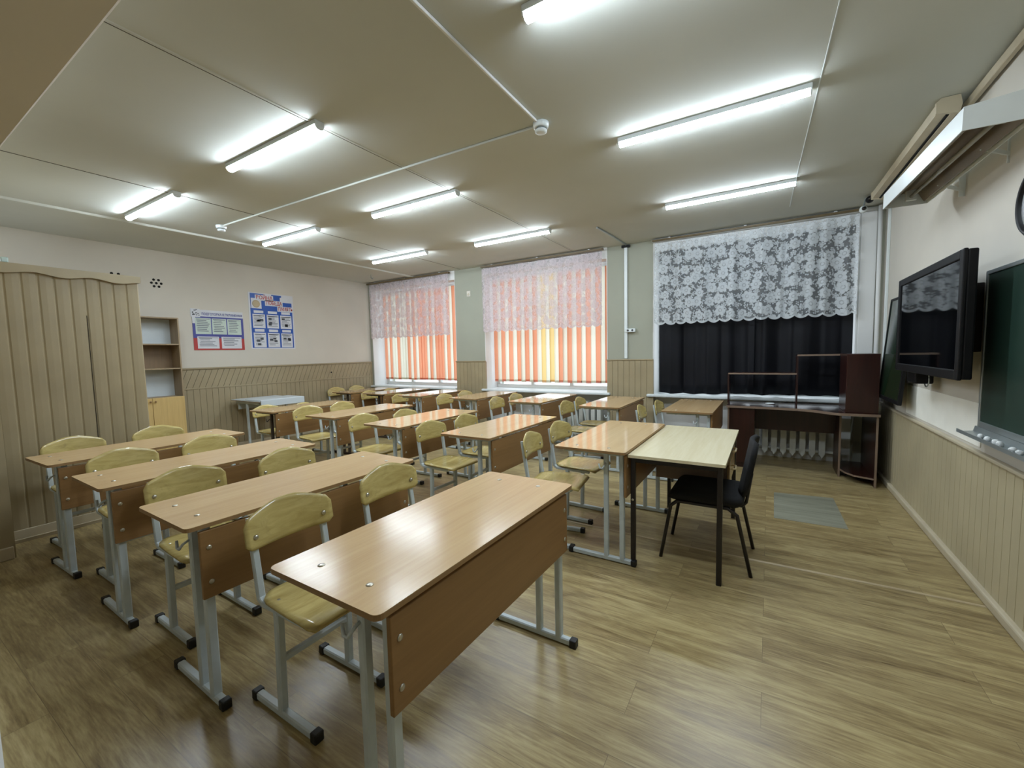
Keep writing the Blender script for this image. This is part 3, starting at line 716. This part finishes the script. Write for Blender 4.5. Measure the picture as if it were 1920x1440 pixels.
ROWW = {'D1': 'closest desk', 'D2': 'second desk of the near row', 'D3': 'third desk of the near row', 'D4': 'desk beside the wardrobe',
 'E0': 'desk touching the teacher table', 'E1': 'middle-row desk second from the teacher table', 'E2': 'middle-row desk third from the teacher table', 'E3': 'middle-row desk fourth from the teacher table', 'E4': 'dark-framed desk ending the middle row',
 'Fm': 'desk below the black curtains', 'F0': 'desk before the socket pillar', 'F1': 'desk before the middle radiator', 'F2': 'window-row desk fourth from the computer desk', 'F3': 'window-row desk fifth from the computer desk', 'F4': 'second-last dark-framed desk by the windows', 'F5': 'dark-framed desk in the far corner'}
# chair: (desk, dx of chair origin from desk corner, y from desk corner, rotation, height scale)
CH = [
 ('D1', -.278, .326, 0, 1), ('D1', -.29, .88, -2, 1), ('D2', -.21, .32, -1, 1), ('D2', -.15, .86, 1, 1),
 ('D3', -.20, .33, 0, 1), ('D3', -.20, .85, 1, 1), ('D4', -.22, .33, 2, 1), ('D4', -.22, .87, -1, 1),
 ('E0', -.13, .22, 8, .98), ('E0', -.15, .74, -3, .98), ('E1', -.17, .24, -2, .99), ('E1', -.13, .72, 2, .99),
 ('E2', -.16, .26, 0, .99), ('E2', -.10, .80, 2, .97), ('E3', -.27, .30, -4, 1), ('E3', -.24, .78, 2, 1), ('E4', -.2, .40, 0, .94), ('E4', -.1, .88, 0, .92),
 ('Fm', -.1, .18, 2, .97), ('Fm', -.02, .68, -2, .97), ('F0', -.09, .2, -2, .97), ('F0', -.1, .68, 2, .97), ('F1', -.12, .15, 2, .98), ('F1', -.12, .67, 0, .98),
 ('F2', -.1, .20, 0, .98), ('F2', -.12, .75, 0, .98), ('F3', -.17, .35, 0, .91), ('F3', -.1, .90, 0, .88), ('F4', -.08, .35, 0, .95), ('F4', -.08, .85, 0, .95), ('F5', -.22, .36, 0, 1), ('F5', -.2, .82, 0, 1)]
cnt = {}
for dk, dx, dy, r, sz in CH:
    k = cnt.get(dk, 0); cnt[dk] = k+1; d = DESKS[dk]
    side = ('farther from the windows' if k == 0 else 'closer to the windows')
    place_chair(d[0]+dx, d[1]+dy, r, 'plywood chair at the '+ROWW[dk]+', '+side, sz)

# ------------------------------------------------------------------ teacher table
t = empty('teacher_table', 'pale birch teacher table on dark metal legs, joined to a school desk', 'table', (-.765, 2.655, 0))
TW, TL, TH = .565, 1.22, .735
MB().prism(rpoly(0, TW, 0, TL, .006), XY, TH-.018, TH).build('tabletop', 'pale', t)
m = MB(); m.bar([(.03, .03, TH-.035), (TW-.03, .03, TH-.035)], .025, .03); m.bar([(.03, TL-.03, TH-.035), (TW-.03, TL-.03, TH-.035)], .025, .03); m.bar([(.03, .03, TH-.035), (.03, TL-.03, TH-.035)], .025, .03); m.build('frame', 'black_metal', t)
for xx in (.03, TW-.03):
    for yy in (.03, TL-.03): MB().bar([(xx, yy, 0), (xx, yy, TH-.02)], .03, .03).build('leg', 'black_metal', t)
MB().lathe([(.008, 0), (.006, -.003), (.001, -.003)], (.03, .014, .44), 'y', 10).build('bolt', 'bolt', t)
m = MB(); m.box((.04, .63, .43), (TW-.04, TL-.05, TH-.02), .002); m.build('drawer_case', 'mahog_edge', t)
for a in (.44, .575):
    d = MB().box((TW-.04, .64, a), (TW-.022, TL-.055, a+.125), .003).build('drawer', 'beech', t)
    MB().tube([(TW-.022, .84, a+.06), (TW, .85, a+.06), (TW, .95, a+.06), (TW-.022, .96, a+.06)], .006, 8).build('handle', 'pale', d)

# ------------------------------------------------------------------ black office chair (faces -X)
t = empty('visitor_chair', 'black fabric office chair with black tube legs at the teacher table', 'chair', (-.33, 3.085, 0), math.radians(0))
def pad(u0, u1, w_, z, h, nm, curve=0):
    m = MB()
    def ring(s_, inset): return [((u0+u1)/2+(p-(u0+u1)/2)*inset, q*inset) for p, q in rpoly(u0, u1, -w_, w_, .07, 5)]
    lay = [(z-h, .9), (z-h*.6, 1), (z-h*.25, 1), (z, .93), (z+.006, .7)]
    R_ = [[m.b.verts.new((p, q, zz-(.03*max(0, -(p-u0-.06)/.06)**2 if p < u0+.06 else 0))) for p, q in ring(0, k)] for zz, k in lay]
    n = len(R_[0])
    for i in range(len(R_)-1):
        for j_ in range(n): f = m.b.faces.new((R_[i][j_], R_[i][(j_+1) % n], R_[i+1][(j_+1) % n], R_[i+1][j_])); f.smooth = True
    m.b.faces.new(R_[0][::-1]); m.b.faces.new(R_[-1]); return m.build(nm, 'fabric', t)
pad(-.235, .215, .225, .475, .065, 'seat')
def bk(u, v, off):
    k = 2*u-1; a = 2*v-1; hw = .215*(1-.35*max(0, a-.55)**2*4.9-.3*max(0, -a-.55)**2*4.9)
    z = .62+.17*a+.01; return (.215+.18*(z-.45)-.03*(1-k*k)+off, hw*k*.93, z+.02)
m = MB(); m.surf(14, 14, lambda u, v: bk(u, v, 0)); m.build('backrest', 'fabric', t, solid=.028)
for s_ in (-1, 1):
    MB().tube([(-.275, s_*.2, 0), (-.21, s_*.205, .37), (-.17, s_*.205, .405), (.13, s_*.205, .405), (.18, s_*.21, .37), (.26, s_*.215, 0)], .0115, 10).build('leg_frame', 'black_metal', t)
    MB().tube([(.05, s_*.1, .40), (.2, s_*.1, .40), (.225, s_*.1, .43), (.252, s_*.1, .62)], .01, 10).build('back_support', 'black_metal', t)
m = MB(); m.tube([(-.13, -.2, .405), (-.13, .2, .405)], .009); m.tube([(.1, -.2, .405), (.1, .2, .405)], .009); m.build('cross_tube', 'black_metal', t)

# ------------------------------------------------------------------ computer desk
t = empty('computer_desk', 'dark mahogany computer desk with hutch in the corner under black curtains', 'desk', (.25, 5.75, 0))
def pw(o): return child_world(o, t)
front = [(-.42, 5.54), (.0, 5.535), (.28, 5.50), (.42, 5.44), (.55, 5.31), (.62, 5.275), (.93, 5.285)]
top = front+[(.93, 6.06), (-.42, 6.06)]
pw(MB().prism(top, XY, .706, .73).build('desktop', 'mahog_top'))
pw(MB().sweep([(x, y-.001, .718) for x, y in front], [(.002, .0125), (-.002, .0125), (-.002, -.0125), (.002, -.0125)]).build('edge_band', 'mahog_edge'))
pw(box('left_cabinet', (-.405, 5.58, .0), (-.13, 6.04, .705), 'mahog', .002))
dd = pw(box('cabinet_door', (-.388, 5.562, .06), (-.135, 5.58, .70), 'mahog', .002))
pw(box('side_edge', (-.408, 5.556, 0), (-.39, 5.58, .705), 'mahog_edge'))
pw(box('back_panel', (-.13, 5.93, .41), (.66, 5.946, .705), 'mahog'))
pw(box('side_panel', (.655, 5.62, 0), (.671, 6.04, .705), 'mahog')); pw(box('side_panel', (.905, 5.31, 0), (.921, 6.04, .705), 'mahog'))
pw(box('panel_edge', (.654, 5.614, 0), (.672, 5.62, .705), 'mahog_edge')); pw(box('panel_edge', (.904, 5.304, 0), (.922, 5.31, .705), 'mahog_edge'))
sh = [(.671, 5.62), (.70, 5.50), (.76, 5.40), (.905, 5.33), (.905, 6.04), (.671, 6.04)]
pw(MB().prism(sh, XY, .07, .086).build('lower_shelf', 'mahog_top')); pw(MB().sweep([(x, y, .078) for x, y in sh[:4]], [(.002, .008), (-.002, .008), (-.002, -.008), (.002, -.008)]).build('edge_band', 'mahog_edge'))
# hutch
pw(box('hutch_shelf', (-.425, 5.80, 1.085), (.275, 6.03, 1.101), 'mahog')); pw(box('hutch_shelf', (.275, 5.80, 1.297), (.93, 6.03, 1.313), 'mahog'))
m = MB(); m.box((-.425, 5.796, 1.084), (.275, 5.80, 1.102)); m.box((.275, 5.796, 1.296), (.66, 5.80, 1.314)); pw(m.build('shelf_edge', 'mahog_edge'))
for a, zt in ((-.43, 1.085), (.27, 1.297)): pw(box('hutch_side', (a, 5.80, .731), (a+.016, 6.03, zt), 'mahog'))
pw(box('hutch_cabinet', (.665, 5.34, .731), (.922, 5.80, 1.318), 'mahog', .002))
t2 = tag(MB().lathe([(.05, 0), (.052, .006), (.035, .012), (.001, .012)], (.02, 5.86, .731), 'z', 20).build('saucer', 'pvc'), 'small round white saucer lying on the computer desk by the curtains', 'saucer')

# ------------------------------------------------------------------ grey-white table in the poster corner
t = empty('folding_table', 'grey-topped table against the poster wall, carrying a white panel', 'table', (-6.75, 3.65, 0))
MB().box((-.41, -.345, .757), (.40, .345, .775), .003).build('tabletop', 'panelwhite', t)
MB().box((-.411, -.346, .756), (.401, .346, .762)).build('edge_band', 'edge', t)
for s_ in (-1, 1):
    m = MB(); y = .30*s_; m.bar([(-.3, y, .02), (.25, y, .02)], .03, .03); m.bar([(-.02, y, .03), (-.03, y, .72)], .035, .03); m.bar([(-.33, y, .735), (.33, y, .735)], .03, .04); m.build('leg_frame', 'frame', t)
MB().box((-.30, -.3, .62), (-.28, .3, .75)).build('apron', 'frame', t)
t = empty('drawing_board', 'wide white folded panel lying over the edge of the grey table', 'board', (-6.6, 3.65, .775))
MB().box((-.18, -.33, .001), (.26, .345, .014), .005).build('top_leaf', 'panelwhite', t)
MB().box((.255, -.33, -.085), (.272, .345, .012), .005).build('front_lip', 'panelwhite', t)

# ------------------------------------------------------------------ blackboard wall
def board(name, label, y0, y1, z0, z1, mat, fm, tray=False, loc=XC):
    t = empty(name, label, 'chalkboard', (loc, (y0+y1)/2, (z0+z1)/2)); W, H = (y1-y0)/2, (z1-z0)/2
    MB().box((-.022, -W+.01, -H+.01), (-.002, W-.01, H-.01)).build('writing_surface', mat, t)
    m = MB(); f_ = .022
    m.box((-.028, -W, -H), (0, -W+f_, H), .003); m.box((-.028, W-f_, -H), (0, W, H), .003); m.box((-.028, -W+f_, H-f_), (0, W-f_, H), .003); m.box((-.028, -W+f_, -H), (0, W-f_, -H+f_+.012), .003); m.build('frame', fm, t)
    if tray:
        m = MB(); m.prism([(0, -H), (-.028, -H), (-.035, -H-.03), (-.10, -H-.035), (-.10, -H-.020), (-.104, -H-.020), (-.104, -H-.04), (0, -H-.04)], lambda u, v, w_: (u, w_, v), -W-.02, W+.03); m.build('chalk_tray', 'alu', t)
    return t
board('chalkboard', 'large green chalkboard with aluminium frame and chalk tray, cut by the picture edge', 2.40, 3.425, .925, 1.80, 'green', 'alu', True)
for i, (yy, zz) in enumerate(((3.218, 0), (3.135, 0), (3.035, 0), (2.99, 0), (2.863, 0), (2.80, 0))):
    m = MB(); m.lathe([(.006, -.014), (.011, -.010), (.012, 0), (.010, .009), (.005, .013)], (0, 0, 0), 'z', 9)
    o = m.build('chalk_piece', 'chalk'); o.scale = (1, 1.5 if i in (2, 3) else 1.2, 1); o.location = (XC-.075, yy, .902); o.rotation_euler = (.3*i, .2*i, .5*i)
    if i in (2, 3): o.rotation_euler = (1.4, .2, .7*i)
    tag(o, ('chalk stub on the tray, at its far tip', 'chalk stub on the tray, second from its far tip', 'chalk stick piece on the tray touching another one, the farther one', 'chalk stick piece on the tray touching another one, the nearer one', 'chalk stub on the tray, second from the picture edge', 'chalk stub on the tray, right at the picture edge')[i], 'chalk', 'chalks on the tray')
b2 = board('chalkboard', 'narrow dark green chalkboard leaning behind the wall screen', 4.71, 5.476, .885, 1.84, 'green2', 'black', False, 1.0)
b2.rotation_euler = (0, math.radians(4.2), 0); b2.location.x = .995
# wall screen
t = empty('wall_screen', 'large black wall-mounted flat screen beside the green chalkboard', 'screen', (.85, 3.77, 1.55))
W, H = .645, .345
m = MB(); m.box((.0, -W, -H), (.02, -W+.05, H), .006); m.box((0, W-.05, -H), (.02, W, H), .006); m.box((0, -W+.05, H-.05), (.02, W-.05, H), .006); m.box((0, -W+.05, -H), (.02, W-.05, -H+.055), .006); m.build('bezel', 'black', t)
MB().box((.008, -W+.045, -H+.045), (.014, W-.045, H-.045)).build('screen_glass', 'screen', t)
MB().box((.018, -W+.004, -H+.004), (.06, W-.004, H-.004), .008).build('rear_housing', 'black', t)
MB().box((.06, -.25, -.2), (.203, .25, .2), .004).build('wall_mount', 'black_metal', t)
MB().box((.06, W-.28, -H-.09), (.16, W-.05, -H+.02), .01).build('speaker_box', 'black', t)
tag(MB().tube([(.95, 4.5, 1.10), (.96, 4.42, 1.115), (.96, 4.3, 1.15), (.95, 4.22, 1.21)], .006, 8).build('power_cable', 'cap'), 'black cable drooping beneath the wall screen', 'cable')
pts = [(.97, 4.13+.055*math.cos(a), 1.15+.055*math.sin(a)) for a in [k*PI/9 for k in range(-10, 9)]]
tag(MB().tube(pts, .004, 6).build('cable_loop', 'alu'), 'thin grey loop of cable beneath the wall screen', 'cable')
# clock
t = empty('wall_clock', 'round black-rimmed wall clock above the chalkboard, cut by the picture edge', 'clock', (XC, 2.945, 2.05))
MB().lathe([(.165, 0), (.165, -.03), (.15, -.042), (.14, -.036), (.138, -.02)], (0, 0, 0), 'x', 40).build('rim', 'black', t)
MB().lathe([(.139, -.022), (.139, -.024), (.001, -.024)], (0, 0, 0), 'x', 40).build('face', 'paper', t)
m = MB(); m.bar([(-.028, 0, 0), (-.028, .05, .05)], .006, .003); m.bar([(-.028, 0, 0), (-.028, -.02, .1)], .004, .003); m.build('hands', 'black', t)
# chalkboard lamp
t = empty('chalkboard_lamp', 'white angled strip lamp, unlit, on wall brackets above the screen', 'lamp', (.845, 3.53, 2.40)); t.rotation_euler = (0, 0, math.radians(2.6))
L = .64
hood = [(-.12, -.0), (-.118, .105), (.10, .13), (.125, .0), (.12, .0), (.096, .124), (-.112, .1), (-.114, 0)]
MB().prism(hood, XZ, -L, L).build('hood', 'pvc', t)
for s_ in (-1, 1): MB().prism([(-.12, 0), (-.118, .107), (.10, .132), (.125, 0)], XZ, s_*L, s_*(L+.006)).build('end_cap', 'pvc', t)
MB().prism([(-.10, .012), (-.06, .085), (.06, .1), (.105, .012), (.1, .012), (.057, .094), (-.056, .08), (-.095, .012)], XZ, -L+.01, L-.01).build('reflector', 'reflector', t)
MB().tube([(.02, -L+.05, .045), (.02, L-.05, .045)], .013, 12).build('tube', 'tube', t)
for s_ in (-1, 1): MB().box((-.01, s_*(L-.05)-.015, .02), (.05, s_*(L-.05)+.015, .1), .004).build('tube_holder', 'pvc', t)
for yy in (-.22, .35):
    m = MB(); m.bar([(.09, yy, .04), (.21, yy, -.02)], .012, .02); m.bar([(.205, yy, -.06), (.205, yy, .16)], .03, .008); m.build('bracket', 'pvc', t)
# projector screen case
t = empty('projection_screen', 'long grey rolled projection screen case hung at the ceiling edge', 'projection screen', (.9, 4.62, 2.86)); t.rotation_euler = (0, 0, math.radians(1))
L = .87
MB().prism([(-.05, -.025), (-.055, .03), (-.035, .052), (.045, .052), (.055, .0), (.045, -.045), (.012, -.045), (.012, -.02), (-.004, -.02), (-.004, -.032)], XZ, -L, L).build('case', 'skirt', t)
MB().box((-.003, -L+.02, -.04), (.011, L-.02, -.022)).build('slot', 'hole', t)
for s_ in (-1, 1): MB().prism([(-.058, -.03), (-.06, .034), (-.037, .056), (.05, .056), (.06, .0), (.05, -.05)], XZ, s_*L, s_*(L+.02)).build('end_cap', 'skirt', t)
for yy in (-.35, .35): MB().box((.04, yy-.03, -.02), (.152, yy+.03, .0), .004).build('bracket', 'pvc', t)
tag(MB().bar([(XC-.03, YB-.1, ZC-.035), (XC-.03, 4.0, ZC-.04), (XC-.03, .66, ZC-.04)], .03, .05).build('wall_duct', 'skirt'), 'long beige duct along the top edge of the chalkboard wall', 'cable duct')
# security cameras in the corner
for i, (px, py, pz, lb) in enumerate(((.80, 5.72, 2.80, 'white dome camera in the top corner, the lower of two'), (.84, 5.66, 2.875, 'small dark camera in the top corner, the upper of two'))):
    t = empty('security_camera', lb, 'camera', (px, py, pz), 0, 'corner cameras')
    MB().lathe([(.001, -.04), (.024, -.032), (.034, -.01), (.034, .012), (.026, .028), (.001, .036)], (0, 0, 0), 'y', 18).build('body', 'pvc' if i == 0 else 'black', t)
    MB().lathe([(.02, -.036), (.018, -.05), (.001, -.052)], (0, 0, 0), 'y', 16).build('lens', 'screen', t)
    MB().bar([(0, .01, .02), (.02, .03, ZC-pz)], .016, .016).build('arm', 'alu', t)
# white door trim by the camera
struct(MB().prism([(-2.9, .30), (-2.2, .228), (-2.2, .10), (-2.9, .18)], XY, 0, .012).build('trim_23', 'white'))
